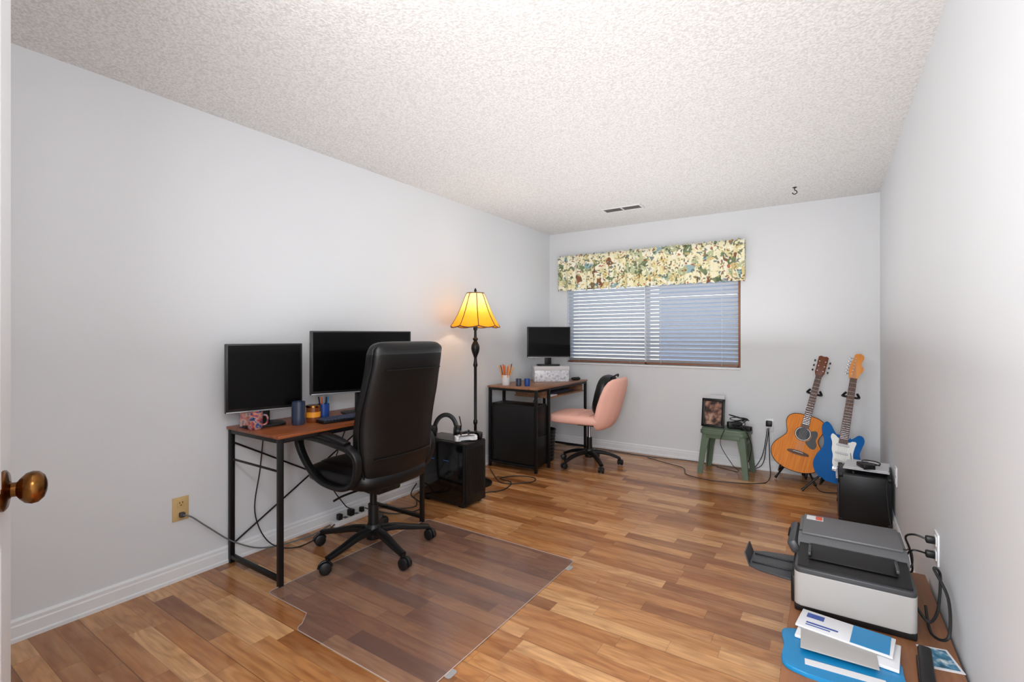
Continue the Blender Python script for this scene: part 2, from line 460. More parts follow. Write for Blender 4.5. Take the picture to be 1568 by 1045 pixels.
lathe(hk, 'plate', [(0, 0), (.016, 0), (.014, -.004), (0, -.005)], M['metal'])

def outlet(name, loc, rz, m, plug=True):
    g = group(name, loc, rz)   # local +x out of the wall
    box(g, 'cover_plate', (.003, 0, 0), (.006, .075, .12), m, .002)
    for zz in (.028, -.028):
        box(g, 'socket', (.007, 0, zz), (.003, .034, .036), m, .001)
        boxes(g, 'slots', [((.0088, .007, zz+.004), (.001, .003, .009)), ((.0088, -.007, zz+.004), (.001, .003, .009)), ((.0088, 0, zz-.009), (.001, .005, .005))], M['dark'])
    return g
def cord(name, pts, r=.0035, m=None, n=8):
    return sweep(None, name, pts, r, m or M['cable'], 8, smooth_n=n)
out_l = outlet('wall_outlet', (XL, 1.129, .363), 0, M['beige'])
out_r = outlet('wall_outlet', (XR, 2.455, .43), pi, M['white'])
outlet('wall_outlet', (XR, 3.836, .37), pi, M['white'])
g = outlet('wall_outlet', (-.47, YB, .42), -pi/2, M['white'])
box(g, 'plug_adapter', (.03, .0, .02), (.045, .05, .05), M['black'], .006)
box(out_l, 'plug', (.020, 0, -.028), (.024, .024, .024), M['grayp'], .004)

# chair mat: a single thin sheet with a rolled rim
def arc(cx, cy, r, a0, a1, n=6): return [(cx+r*cos(rad(a0+(a1-a0)*k/n)), cy+r*sin(rad(a0+(a1-a0)*k/n))) for k in range(n+1)]
pts = arc(-1.21, 2.39, .03, 0, 90)+arc(-2.25, 2.39, .03, 90, 180)+arc(-2.25, 1.33, .03, 180, 270)+[(-1.96, 1.30)]+arc(-1.87, 1.24, .035, 180, 270)+arc(-1.21, 1.235, .03, 270, 360)
cm = group('chair_mat')
def sheet(name, P, z):
    bm = bmesh.new(); f = bm.faces.new([bm.verts.new((p[0], p[1], z)) for p in P])
    if f.normal.z < 0: f.normal_flip()
    me = bpy.data.meshes.new(name); bm.normal_update()
    bm.to_mesh(me); bm.free(); me.materials.append(M['mat'])
    o = bpy.data.objects.new(name, me); S.collection.objects.link(o); o.parent = cm
sheet('vinyl_sheet', pts, .004)
for yy in (1.36, 2.33): prism(cm, 'tab', rrect(.03, .05, .012, cx=-1.168, cy=yy), .001, .0035, M['lightg'], 'XY')
rimm = mat('vinyl_edge', C(184, 166, 158), .2, var=.03)
sweep(cm, 'rim', [(p[0], p[1], .0035) for p in pts], .0018, rimm, 6, closed=True)

# ---------------------------------------------------------------- desks
dk = group('writing_desk', (-2.52, 1.87, 0))
box(dk, 'desk_top', (0, 0, .7425), (.50, 1.04, .015), M['desk'], .002)
L = []
for x in (-.235, .235):
    for y in (-.50, .50): L.append(((x, y, .3675), (.025, .025, .735)))
    L.append(((x, 0, .723), (.022, 1.0, .022)))
for y in (-.50, .50):
    L += [((0, y, .723), (.47, .022, .022)), ((0, y, .035), (.47, .022, .022)), ((0, y, .57), (.47, .010, .010))]
boxes(dk, 'steel_frame', L, M['metal'], .002)
bm = bmesh.new()
add_sweep(bm, [(-.235, -.49, .10), (-.235, .49, .66)], .005, 8); add_sweep(bm, [(-.24, -.49, .66), (-.24, .49, .10)], .005, 8)
finish(bm, 'cross_braces', M['metal'], dk)

dz = .77
d2 = group('computer_desk', (-2.475, 4.285, 0))
box(d2, 'desk_top', (0, 0, dz-.008), (.55, 1.09, .016), M['desk2'], .002)
L = []
for x in (-.255, .255):
    for y in (-.525, -.29, .525): L.append(((x, y, (dz-.016)/2), (.025, .025, dz-.016)))
    L.append(((x, 0, dz-.028), (.022, 1.05, .022)))
for y in (-.525, -.29, .525):
    L += [((0, y, dz-.028), (.51, .022, .022)), ((0, y, .05), (.51, .022, .022))]
boxes(d2, 'steel_frame', L, M['metal'], .002)
box(d2, 'cabinet', (0, -.408, .325), (.485, .21, .56), M['black'], .004)
boxes(d2, 'drawer_fronts', [((.245, -.408, .19), (.008, .2, .26)), ((.245, -.408, .46), (.008, .2, .26))], M['metal'], .003)
box(d2, 'fabric_drawer_face', (0, -.518, .325), (.46, .008, .52), M['black'], .002)
boxes(d2, 'keyboard_tray', [((.05, .12, .655), (.40, .75, .014)), ((.05, -.26, .69), (.36, .012, .06)), ((.05, .5, .69), (.36, .012, .06))], M['desk2'], .002)

def keyboard(name, loc, rz, L=.43, W=.13, m=None):
    g = group(name, loc, rz)
    box(g, 'case', (0, 0, .008), (L, W, .016), m or M['black'], .004)
    ks = []
    for r in range(5):
        for k in range(20):
            ks.append(((-L/2+.018+k*(L-.036)/19, -W/2+.02+r*(W-.04)/4, .0185), (L/20*.72, W/5*.72, .006)))
    boxes(g, 'keys', ks, M['keycap'], .001)
    return g
keyboard('keyboard', (-2.405, 1.90, .75), rad(82))
keyboard('keyboard', (-2.34, 4.42, .662), rad(90), .40)

# ---------------------------------------------------------------- monitors
def monitor(name, P1, P2, zt, zb, z0, depth=.035, chin=.02, side=None, neckz=None):
    P1 = Vector(P1); P2 = Vector(P2); mid = (P1+P2)/2; dd = P2-P1; W = dd.length
    g = group(name, (mid.x, mid.y, z0), math.atan2(dd.y, dd.x))
    h = zt-zb; zc = (zt+zb)/2-z0
    box(g, 'bezel', (0, 0, zc), (W, depth, h), side or M['grayp'], .004)
    bz = .012
    box(g, 'front_frame', (0, -depth/2-.001, zc), (W-.004, .004, h-.004), M['black'], .001)
    box(g, 'screen', (0, -depth/2-.0035, zc+chin/2-bz/4), (W-2*bz, .002, h-bz-chin), M['screen'], 0)
    box(g, 'chin_strip', (0, -depth/2-.003, zb-z0+.005), (W-.006, .004, .007), M['silver'], .001)
    box(g, 'rear_housing', (0, depth/2+.012, zc), (W*.6, .03, h*.6), M['black'], .012)
    box(g, 'stand_neck', (0, depth/2+.03, (zb-z0+.08)/2), (.07, .02, zb-z0+.08), M['black'], .004)
    o = prism(g, 'stand_base', rrect(min(.24, W*.55), .17, .05, cx=0, cy=.03), .0005, .012, M['black'], 'XY', .003)
    return g
monitor('monitor', (-2.665, 1.29), (-2.56, 1.665), 1.205, .835, .75, .03)
monitor('monitor', (-2.62, 1.76), (-2.40, 2.37), 1.278, .888, .75, .035)
monitor('monitor', (-2.675, 4.345), (-2.317, 4.64), 1.342, 1.015, .93, .03)
bx = group('white_storage_box', (-2.49, 4.51, dz), rad(38))
box(bx, 'box_body', (0, 0, .07), (.36, .25, .14), picture_mat('floral_paper', [C(150, 160, 180), C(214, 216, 222), C(232, 230, 230)], 40), .004)
box(bx, 'box_lid', (0, 0, .138), (.37, .26, .04), M['paper'], .004)

# ---------------------------------------------------------------- office chairs
def star_base(g, R, angs, hubz=.11, cast=.027, m=None):
    m = m or M['black']
    lathe(g, 'hub', [(0, hubz-.04), (.04, hubz-.04), (.048, hubz-.01), (.045, hubz+.03), (.034, hubz+.045), (0, hubz+.045)], m)
    for i, a in enumerate(angs):
        c, s = cos(a), sin(a)
        P = [(c*.02, s*.02, hubz+.005), (c*R*.35, s*R*.35, hubz+.008), (c*R*.7, s*R*.7, hubz-.014), (c*R, s*R, cast*2+.018)]
        sweep(g, 'leg_%d' % (i+1), P, [1.25, 1.1, .9, .75], m, 14, smooth_n=4, wh=(.024, .017))
        yaw = a+random.uniform(-1.2, 1.2); cc, ss = cos(yaw), sin(yaw); px, py = c*R, s*R
        cyl(g, 'caster_stem', (px, py, cast), (px, py, cast*2+.02), .008, M['metal'])
        bm = bmesh.new()
        ax = Vector((-ss, cc, 0)); ctr = Vector((px+cc*.012, py+ss*.012, cast+.0055))
        for sg in (-1, 1):
            q = [ctr+ax*sg*t for t in (.005, .008, .022, .026)]
            add_sweep(bm, q, [cast*.9, cast, cast, cast*.75], 20)
        finish(bm, 'caster_wheels', m, g)
        hood = [ctr+Vector((cc*cast*1.1*cos(t), ss*cast*1.1*cos(t), cast*1.1*sin(t))) for t in [rad(x) for x in (0, 30, 60, 90, 120, 150, 175)]]
        sweep(g, 'caster_hood', hood, .006, m, 8)

CR = 180
ch = group('office_chair', (-2.225, 1.905, .0), rad(CR))
star_base(ch, .33, [rad(-13+72*k-CR) for k in range(5)], cast=.031)
cyl(ch, 'gas_lift_cover', (0, 0, .13), (0, 0, .27), .03, M['black'])
cyl(ch, 'gas_lift', (0, 0, .25), (0, 0, .39), .02, M['metal'])
box(ch, 'tilt_mechanism', (-.01, 0, .385), (.26, .17, .045), M['black'], .012)
sweep(ch, 'height_lever', [(0, .05, .375), (0, .2, .372), (0, .27, .36)], .006, M['black'], smooth_n=4)
def seattop(x, y): return -.02*(max(x-.12, 0)/.15)**2+.012*(abs(y)/.27)**2
cushion(ch, 'seat', (.04, 0, .465), (.56, .54, .13), M['leather'], .45, .55, top=seattop)
cushion(ch, 'seat_upper_pad', (.05, 0, .505), (.48, .42, .07), M['leather'], .5, .6, top=seattop)
def backring(z, xc, w, t, k, n=44, p=.55):
    r = []
    for j in range(n):
        a = 2*pi*j/n; yy = se(sin(a), p)*w/2
        r.append((xc+se(cos(a), p)*t/2+k*(yy/.25)**2, yy, z))
    return r
lv = [(.44, -.155, .20, .04, .0), (.445, -.155, .34, .075, .005), (.47, -.16, .43, .10, .01), (.54, -.175, .49, .13, .02), (.62, -.185, .52, .14, .03), (.72, -.195, .535, .135, .035),
      (.82, -.212, .54, .125, .035), (.92, -.235, .535, .12, .03), (1.02, -.252, .52, .12, .025), (1.08, -.258, .51, .135, .02), (1.14, -.262, .51, .14, .015), (1.18, -.265, .50, .125, .01), (1.20, -.267, .47, .095, .008), (1.211, -.268, .42, .055, .005), (1.214, -.268, .3, .02, 0)]
lv = [(z+.004, x-.02, w, t, k) for z, x, w, t, k in lv]
loft(ch, 'backrest', [backring(*q) for q in lv], M['leather'], sub=1)
seam = []
for z, x, w, t, k in lv[2:12]: seam.append((x-t*.18+k*(w*.5/.25)**2, w*.502, z))
top = [(lv[12][1]-.02, w2, 1.202) for w2 in (.20, .10, 0, -.10, -.20)]
seam2 = [(a, -b, c) for a, b, c in reversed(seam)]
sweep(ch, 'piping', seam+top+seam2, .004, M['leather'], 8, smooth_n=4)
for i, (z, idx) in enumerate(((1.07, 9), (.60, 4))):
    zz, x, w, t, k = lv[idx]
    sweep(ch, 'seam_%d' % (i+1), [(x+t*.49+k*(y/.25)**2, y, z) for y in (-w*.4, -w*.2, 0, w*.2, w*.4)], .004, M['leather'], 8, smooth_n=4)
    sweep(ch, 'rear_seam_%d' % (i+1), [(x-t*.5+k*(y/.25)**2, y, z) for y in (-w*.4, -w*.2, 0, w*.2, w*.4)], .003, M['leather'], 8, smooth_n=4)
for sg in (1, -1):
    P = [(-.20, sg*.275, .60), (-.16, sg*.285, .655), (-.05, sg*.295, .68), (.10, sg*.30, .695), (.22, sg*.298, .69), (.272, sg*.295, .66), (.255, sg*.292, .60), (.20, sg*.288, .53), (.13, sg*.28, .47), (.04, sg*.27, .44), (-.08, sg*.265, .44), (-.17, sg*.265, .49)]
    sweep(ch, 'armrest_%s' % ('left' if sg > 0 else 'right'), P, [1.0, 1.05, 1.1, 1.1, 1.1, 1.05, .95, .9, .9, .9, .9, .95], M['black'], 16, closed=True, smooth_n=5, wh=(.017, .024), up=(0, 1, 0))
    sweep(ch, 'arm_pad', [(-.14, sg*.29, .685), (-.04, sg*.297, .706), (.1, sg*.30, .717), (.2, sg*.30, .712), (.245, sg*.298, .697)], [.7, 1, 1.05, 1, .7], M['leather'], 14, smooth_n=4, wh=(.033, .015))

PR_ = 184
pc = group('pink_task_chair', (-1.94, 4.30, 0), rad(PR_))
star_base(pc, .29, [rad(-44+72*k-PR_) for k in range(5)], .12, .026)
cyl(pc, 'gas_lift_cover', (0, 0, .14), (0, 0, .27), .026, M['black'])
cyl(pc, 'gas_lift', (0, 0, .26), (0, 0, .40), .016, M['chrome'])
box(pc, 'tilt_mechanism', (0, 0, .40), (.2, .16, .03), M['black'], .01)
cushion(pc, 'seat', (.08, 0, .46), (.56, .50, .10), M['pink'], .42, .5)
for i in range(3): sweep(pc, 'seat_channel_%d' % i, [(-.08+.11*i, -.22, .505), (-.08+.11*i, 0, .513), (-.08+.11*i, .22, .505)], .004, M['pink'], 6, smooth_n=3)
rings = []
for z, w, t, xc in ((.37, .30, .03, -.16), (.385, .37, .055, -.18), (.42, .43, .08, -.20), (.50, .475, .09, -.235), (.60, .49, .09, -.265), (.70, .485, .085, -.295), (.78, .46, .08, -.315), (.825, .41, .065, -.325), (.848, .34, .045, -.33), (.858, .22, .015, -.332)):
    r = []
    for j in range(64):
        a = 2*pi*j/64; yy = se(sin(a), .6)*w/2; rib = 1+.05*cos(yy*2*pi/.085)
        r.append((xc+se(cos(a), .6)*t/2*rib+.09*(abs(yy)/.24)**2.2, yy, z))
    rings.append(r)
loft(pc, 'backrest', rings, M['pink'])
cushion(pc, 'black_lumbar_pillow', (-.165, .03, .69), (.15, .38, .38), M['leather'], .8, .6, rot=(0, rad(-14), 0))
sweep(pc, 'pillow_tie', [(-.25, -.1, .86), (-.28, 0, .885), (-.25, .1, .86)], .008, M['black'], smooth_n=4)

# ---------------------------------------------------------------- PC tower and things on top
t = group('computer_tower', (-2.405, 2.82, 0))
box(t, 'chassis', (0, 0, .245), (.44, .25, .45), M['black'], .006)
box(t, 'glass_side_panel', (.0, -.1265, .25), (.41, .004, .41), mat('tempered_glass', C(6, 7, 9), .12, coat=.2), .001)
box(t, 'front_panel', (.223, 0, .245), (.012, .235, .44), M['metal'], .004)
boxes(t, 'front_mesh_slots', [((.2295, -.085+.017*i, .26), (.003, .006, .34)) for i in range(11)], M['dark'])
box(t, 'top_filter', (0, 0, .473), (.36, .2, .006), M['grayp'], .002)
for sx in (-.17, .17):
    for sy in (-.09, .09): box(t, 'foot', (sx, sy, .010), (.05, .03, .02), M['black'], .002)
boxes(t, 'led_strip', [((-.10, -.1295, .33), (.07, .002, .005)), ((.05, -.1295, .33), (.05, .002, .004))], M['bluelight'])
tz = .477
hp = group('headphones', (-2.45, 2.79, tz+.001), rot=(rad(-12), 0, rad(30)))
band = [(0.085*cos(rad(a)), 0, .05+.115*sin(rad(a))) for a in range(0, 181, 15)]
sweep(hp, 'headband', band, .010, M['black'], 10, smooth_n=2, wh=(1.7, .7), up=(0, 1, 0))
for sg in (-1, 1): 
    lathe(hp, 'ear_cup', [(0, 0), (.038, 0), (.044, .008), (.042, .03), (.03, .036), (0, .036)], M['black'], (sg*.085, 0, .0445), (0, sg*pi/2, 0))
    lathe(hp, 'ear_cap', [(0, .037), (.026, .037), (.028, .034)], M['silver'], (sg*.085, 0, .0445), (0, sg*pi/2, 0))
    lathe(hp, 'ear_cushion', [(.02, 0), (.03, -.018), (.042, -.016), (.043, 0), (.02, 0)], M['black'], (sg*.085, 0, .0445), (0, sg*pi/2, 0))
sweep(hp, 'boom_microphone', [(.11, -.02, .04), (.13, -.06, .08), (.12, -.10, .15)], .004, M['black'], 8, smooth_n=5)
def gamepad(name, loc, rz, m):
    g = group(name, loc, rz)
    o = [(v.x, v.y) for v in crom([(-.05, .035, 0), (0, .03, 0), (.05, .035, 0), (.075, .015, 0), (.085, -.04, 0), (.07, -.055, 0), (.045, -.025, 0), (0, -.018, 0), (-.045, -.025, 0), (-.07, -.055, 0), (-.085, -.04, 0), (-.075, .015, 0)], 5, True)]
    prism(g, 'shell', o, .0, .036, m, 'XY', .010)
    for x, y in ((-.03, -.002), (.03, -.002)): lathe(g, 'thumbstick', [(0, .035), (.006, .035), (.006, .044), (.010, .046), (.009, .05), (0, .049)], M['black'], (x, y, 0))
    boxes(g, 'buttons', [((.055, .018, .037), (.008, .008, .004)), ((.066, .008, .037), (.008, .008, .004)), ((.044, .008, .037), (.008, .008, .004)), ((-.055, .012, .037), (.022, .007, .004)), ((-.055, .012, .037), (.007, .022, .004))], M['grayp'], .001)
    return g
gamepad('game_controller', (-2.26, 2.79, tz), rad(60), M['white'])
gamepad('game_controller', (-2.28, 2.91, tz), rad(20), M['black'])

# ---------------------------------------------------------------- floor lamp
fl = group('floor_lamp', (-2.50, 3.23, 0))
lathe(fl, 'base', [(0, 0), (.14, 0), (.142, .012), (.13, .022), (.08, .03), (.04, .045), (.02, .065), (.014, .08), (0, .08)], M['metal'])
lathe(fl, 'pole', [(.012, .07), (.0125, .5), (.018, .51), (.018, .53), (.0125, .54), (.0125, .98), (.02, 1.0), (.015, 1.02), (.012, 1.06), (.018, 1.08), (.03, 1.11), (.036, 1.14), (.034, 1.165), (.022, 1.19), (.014, 1.205), (.022, 1.215), (.022, 1.225), (.012, 1.235), (.011, 1.29), (.018, 1.30), (.018, 1.345), (0, 1.35)], M['metal'])
T = NT('amber_shade_fabric')
oo = T.obj(); spz = T.n('ShaderNodeSeparateXYZ', {0: oo}).outputs[2]
hh = T.math('MULTIPLY_ADD', spz, 3.57, -4.75)
colr = T.ramp(hh, [(.0, C(250, 164, 20)), (.35, C(250, 180, 56)), (.7, C(226, 186, 120)), (1, C(214, 188, 146))])
tl = T.n('ShaderNodeBsdfTranslucent', {'Color': colr}).outputs[0]
T.put(T.b.inputs['Base Color'], colr); T.put(T.b.inputs['Emission Color'], colr)
T.put(T.b.inputs['Emission Strength'], T.math('MULTIPLY_ADD', hh, -.35, .50))
T.b.inputs['Roughness'].default_value = .7
mx = T.n('ShaderNodeMixShader', {0: .65, 1: tl, 2: T.b.outputs[0]}); T.t.links.new(mx.outputs[0], T.out.inputs[0])
sp = [(.208, 1.33), (.192, 1.352), (.172, 1.385), (.150, 1.425), (.128, 1.475), (.108, 1.525), (.088, 1.575), (.072, 1.607)]
bm = bmesh.new(); rings = []; seg = 48
for r, z in sp:
    ring = []
    for k in range(seg):
        a = 2*pi*k/seg; f = 1+.018*abs(cos(4*a))*(-1)+.0
        zz = z-(.012*abs(sin(4*a)) if z < 1.34 else 0)
        ring.append(bm.verts.new((r*f*cos(a), r*f*sin(a), zz)))
    rings.append(ring)
for A, B in zip(rings, rings[1:]):
    for k in range(seg): bm.faces.new((A[k], A[(k+1) % seg], B[(k+1) % seg], B[k]))
finish(bm, 'shade', T.m, fl, smooth=0)
bm = bmesh.new()
for k in range(8):
    a = 2*pi*(k+.0)/8
    add_sweep(bm, [((r+.001)*cos(a)*.983, (r+.001)*sin(a)*.983, z) for r, z in sp], .0035, 6)
finish(bm, 'shade_ribs', mat('dark_bronze_trim', C(96, 58, 24), .5), fl)
sweep(fl, 'shade_top_ring', [(.072*cos(2*pi*k/32), .072*sin(2*pi*k/32), 1.607) for k in range(32)], .004, bpy.data.materials['dark_bronze_trim'], 8, closed=True)
sweep(fl, 'shade_bottom_trim', [(.205*cos(2*pi*k/64), .205*sin(2*pi*k/64), 1.329-.012*abs(sin(8*pi*k/64))) for k in range(64)], .005, bpy.data.materials['dark_bronze_trim'], 8, closed=True)
sweep(fl, 'harp', [(0, .012, 1.33), (0, .05, 1.42), (0, .05, 1.54), (0, 0, 1.61), (0, -.05, 1.54), (0, -.05, 1.42), (0, -.012, 1.33)], .002, M['brass'], 6, smooth_n=5)
bm = bmesh.new()
for k in range(4): add_sweep(bm, [(0, 0, 1.608), (.072*cos(k*pi/2), .072*sin(k*pi/2), 1.608)], .002, 6)
finish(bm, 'spider', M['brass'], fl)
lathe(fl, 'finial', [(0, 1.605), (.006, 1.605), (.006, 1.615), (.012, 1.625), (.010, 1.635), (.004, 1.648), (0, 1.652)], M['metal'])
lathe(fl, 'bulb', [(0, 1.35), (.014, 1.36), (.018, 1.38), (.03, 1.41), (.03, 1.43), (.018, 1.455), (0, 1.462)], mat('bulb_glass', C(255, 240, 200), .3, emit=C(255, 214, 140), es=1.5))

# ---------------------------------------------------------------- desk-top objects
def mug(name, loc, r, h, m, handle=True, rz=0):
    g = group(name, loc, rz)
    lathe(g, 'cup', [(0, 0), (r*.85, 0), (r*.97, .006), (r, h*.3), (r, h), (r*.9, h), (r*.88, .008), (0, .008)], m)
    if handle: sweep(g, 'handle', [(r*.95, 0, h*.8), (r*1.5, 0, h*.75), (r*1.65, 0, h*.5), (r*1.4, 0, h*.27), (r*.95, 0, h*.22)], .005, m, 8, smooth_n=5)
    return g
mug('photo_mug', (-2.56, 1.395, .75), .036, .092, picture_mat('photo_print', [C(30, 38, 62), C(60, 70, 110), C(176, 64, 52), C(180, 136, 118), C(44, 78, 130), C(26, 34, 52)], 34), rz=rad(60))
pcu = group('photo_cube', (-2.655, 1.40, .75), rad(20))
box(pcu, 'block', (0, 0, .045), (.07, .03, .09), M['navy'], .002)
box(pcu, 'print', (0, -.0155, .045), (.062, .001, .082), picture_mat('photo_print_b', [C(60, 90, 150), C(190, 110, 90), C(196, 164, 150), C(80, 90, 120)], 34), 0)
box(pcu, 'print_side', (.0355, 0, .045), (.001, .026, .082), bpy.data.materials['photo_print_b'], 0)
mug('travel_mug', (-2.49, 1.60, .75), .036, .13, M['mug'], False)
cj = mug('candle_jar', (-2.50, 1.70, .75), .040, .085, M['amber'], False)
lathe(cj, 'label_and_wax', [(.0405, .03), (.0408, .03), (.0408, .06), (.0405, .06)], M['yellow'])
lathe(cj, 'candle_lid', [(0, .098), (.038, .098), (.041, .094), (.041, .085), (0, .085)], M['brass'])
pcup = mug('pen_cup', (-2.545, 1.80, .75), .033, .09, M['navy'], False)
for i, mm in enumerate(('black', 'hpblue', 'silver', 'black', 'orange')):
    a = i*1.3; cyl(pcup, 'pen_%d' % i, (.012*cos(a), .012*sin(a), .01), (.028*cos(a), .028*sin(a), .132), .004, M[mm], seg=8)
def mouse(name, loc, rz):
    g = group(name, loc, rz)
    cushion(g, 'body', (0, 0, .017), (.11, .06, .034), M['black'], .8, .8, 24, 8)
    lathe(g, 'scroll_wheel', [(0, 0), (.007, 0), (.007, .006), (0, .006)], M['grayp'], (.032, .003, .030), (pi/2, 0, 0), 16)
mouse('computer_mouse', (-2.34, 2.33, .75), 0)
mouse('computer_mouse', (-2.28, 4.70, dz), 1)
pb = mug('pencil_cup', (-2.61, 3.85, dz), .038, .10, M['paper'], False)
for i in range(12):
    a = i*2.4; tip = .075 if i % 2 else .055
    col = ['yellow', 'yellow', 'orange', 'yellow', 'mug', 'yellow', 'orange', 'yellow', 'brown', 'yellow', 'orange', 'black'][i]
    cyl(pb, 'pencil_%d' % i, (.014*cos(a), .014*sin(a), .01), (tip*cos(a), tip*sin(a), .18+.012*(i % 3)), .0045, M[col], seg=7)
mug('blue_tumbler', (-2.47, 3.86, dz), .027, .07, M['mug'], False)
mug('blue_tumbler', (-2.40, 3.90, dz), .027, .07, M['navy'], False)
boxes(None, 'papers_on_tray', [((-2.30, 4.12, .666), (.14, .12, .006)), ((-2.28, 4.12, .674), (.12, .10, .008))], M['paper'], .001)
bsk = group('woven_basket', (-2.42, 4.24, 0))
lathe(bsk, 'basket', [(0, 0), (.105, 0), (.125, .3), (.13, .3), (.13, .31), (.12, .31), (.10, .012), (0, .012)], M['black'])
for i in range(8): sweep(bsk, 'band_%d' % i, [((.110+.0021*i)*cos(2*pi*k/28), (.110+.0021*i)*sin(2*pi*k/28), .04+i*.033) for k in range(28)], .004, M['grayp'], 6, closed=True)

# power strip and cables under the desks
ps = group('power_strip', (-2.70, 2.13, 0), rad(90))
box(ps, 'body', (0, 0, .018), (.30, .055, .036), M['white'], .006)
boxes(ps, 'sockets', [((-.10+.045*i, 0, .0365), (.025, .03, .002)) for i in range(5)], M['grayp'])
boxes(ps, 'plugs', [((-.10, 0, .055), (.028, .035, .035)), ((-.01, 0, .058), (.035, .04, .04)), ((.08, 0, .052), (.026, .03, .03))], M['black'], .004)
adopt(ps, cord('supply_cord', [(XL+.03, 1.129, .335), (XL+.05, 1.16, .32), (XL+.05, 1.24, .24), (XL+.04, 1.38, .11), (XL+.05, 1.55, .02), (XL+.09, 1.8, .008), (XL+.07, 1.96, .02)], .004, M['gcable']))
adopt(dk, cord('monitor_cable_1', [(-2.66, 1.5, .74), (-2.70, 1.50, .5), (-2.72, 1.48, .25), (-2.70, 1.55, .06), (-2.62, 1.66, .006), (-2.64, 1.85, .006), (-2.70, 2.02, .03)], .0035),
      cord('monitor_cable_2', [(-2.62, 2.06, .74), (-2.71, 2.03, .5), (-2.73, 1.98, .3), (-2.72, 2.08, .12), (-2.70, 2.12, .08)], .0035))
adopt(t, cord('tower_cable_1', [(-2.68, 2.22, .06), (-2.55, 2.35, .007), (-2.45, 2.50, .007), (-2.55, 2.62, .007), (-2.64, 2.62, .05), (-2.64, 2.68, .12)], .0045),
      cord('tower_cable_2', [(-2.30, 3.05, .007), (-2.2, 3.2, .007), (-2.25, 3.4, .007), (-2.4, 3.45, .007), (-2.3, 3.6, .007), (-2.15, 3.62, .007), (-2.12, 3.5, .007), (-2.3, 3.35, .007), (-2.5, 3.5, .007), (-2.65, 3.65, .007)], .004))
adopt(fl, cord('lamp_cord', [(-2.69, 2.26, .05), (-2.60, 2.44, .007), (-2.52, 2.54, .007), (-2.60, 2.64, .007), (-2.70, 2.72, .007), (-2.72, 2.9, .007), (-2.70, 3.2, .007), (-2.62, 3.25, .012)], .0035))
adopt(d2, cord('desk_power_cord', [(-2.60, 4.4, .6), (-2.7, 4.3, .3), (-2.65, 4.2, .05), (-2.72, 4.5, .007), (-2.6, 4.85, .007), (-2.2, 4.95, .007), (-1.6, 4.90, .007), (-1.2, 4.96, .007), (-.85, 4.94, .007), (-.55, 4.98, .03), (-.49, 4.985, .25), (-.47, 4.99, .40)], .0038))

# ---------------------------------------------------------------- green stool
st = group('plastic_step_stool', (-.79, 4.75, 0), rad(-3))
sh = .41
prism(st, 'top', rrect(.38, .30, .05), sh-.025, sh, M['green'], 'XY', .008)
prism(st, 'apron', rrect(.395, .315, .05), sh-.05, sh-.018, M['green'], 'XY', .004)
for sx in (-1, 1):
    for sy in (-1, 1):
        rings = []
        for z, k, ww in ((0, 1.04, .042), (.02, 1.03, .044), (.2, .95, .052), (sh-.04, .86, .07)):
            cx, cy = sx*.205*k, sy*.16*k
            rings.append([(cx-sx*a*ww, cy-sy*b_*ww, z) for a, b_ in ((0, 0), (1, 0), (1, .25), (.25, .25), (.25, 1), (0, 1))])
        loft(st, 'leg_%d' % (sx+2+(sy+1)), rings, M['green'], smooth=30)
for sx in (-1, 1): box(st, 'side_rail', (sx*.178, 0, .30), (.01, .22, .03), M['green'], .003)
for sy in (-1, 1): box(st, 'arch_rail', (0, sy*.142, .345), (.28, .008, .04), M['green'], .003)
pf = group('picture_frame', (-.90, 4.70, sh), rot=(rad(-8), 0, rad(-6)))
boxes(pf, 'frame', [((0, 0, .0125), (.20, .018, .025)), ((0, 0, .2475), (.20, .018, .025)), ((-.0875, 0, .13), (.025, .018, .26)), ((.0875, 0, .13), (.025, .018, .26))], M['black'], .003)
box(pf, 'photo', (0, .002, .13), (.16, .006, .22), picture_mat('portrait_print', [C(30, 26, 26), C(60, 46, 42), C(150, 110, 92), C(190, 170, 155)], 16), 0)
box(pf, 'easel_back', (0, .04, .10), (.05, .004, .19), M['black'], 0, (rad(18), 0, 0))
box(None, 'white_card', (-.88, 4.825, sh+.14), (.13, .03, .28), M['paper'], .003)
cb = group('charger_bundle', (-.70, 4.72, sh))
box(cb, 'adapter', (-.02, .02, .03), (.12, .07, .06), M['black'], .010, (0, 0, .4))
box(cb, 'adapter_b', (.08, -.03, .02), (.09, .06, .04), M['black'], .008, (0, 0, -.3))
for i in range(5):
    r0 = .05+.008*i; sweep(cb, 'coil_%d' % i, [(.02+r0*cos(2*pi*k/20), -.01+r0*.8*sin(2*pi*k/20), .05+.014*i+.025*sin(2*pi*k/20+i)) for k in range(20)], .0035, M['cable'], 6, closed=True)
adopt(cb, cord('charger_cord_1', [(-1.55, 4.85, .007), (-1.35, 4.76, .007), (-1.15, 4.66, .007), (-1.06, 4.45, .007), (-.8, 4.40, .007), (-.5, 4.52, .007), (-.44, 4.75, .007), (-.46, 4.95, .12), (-.47, 4.985, .39)], .0035),
      cord('charger_cord_2', [(-.66, 4.62, .46), (-.6, 4.56, .42), (-.57, 4.62, .30), (-.60, 4.75, .15), (-.66, 4.85, .03), (-.6, 4.95, .01), (-.52, 4.97, .15), (-.48, 4.975, .4)], .0035),
      cord('charger_cord_3', [(-.78, 4.6, .42), (-.80, 4.52, .3), (-.72, 4.6, .12), (-.70, 4.8, .01), (-.9, 4.88, .007)], .003))

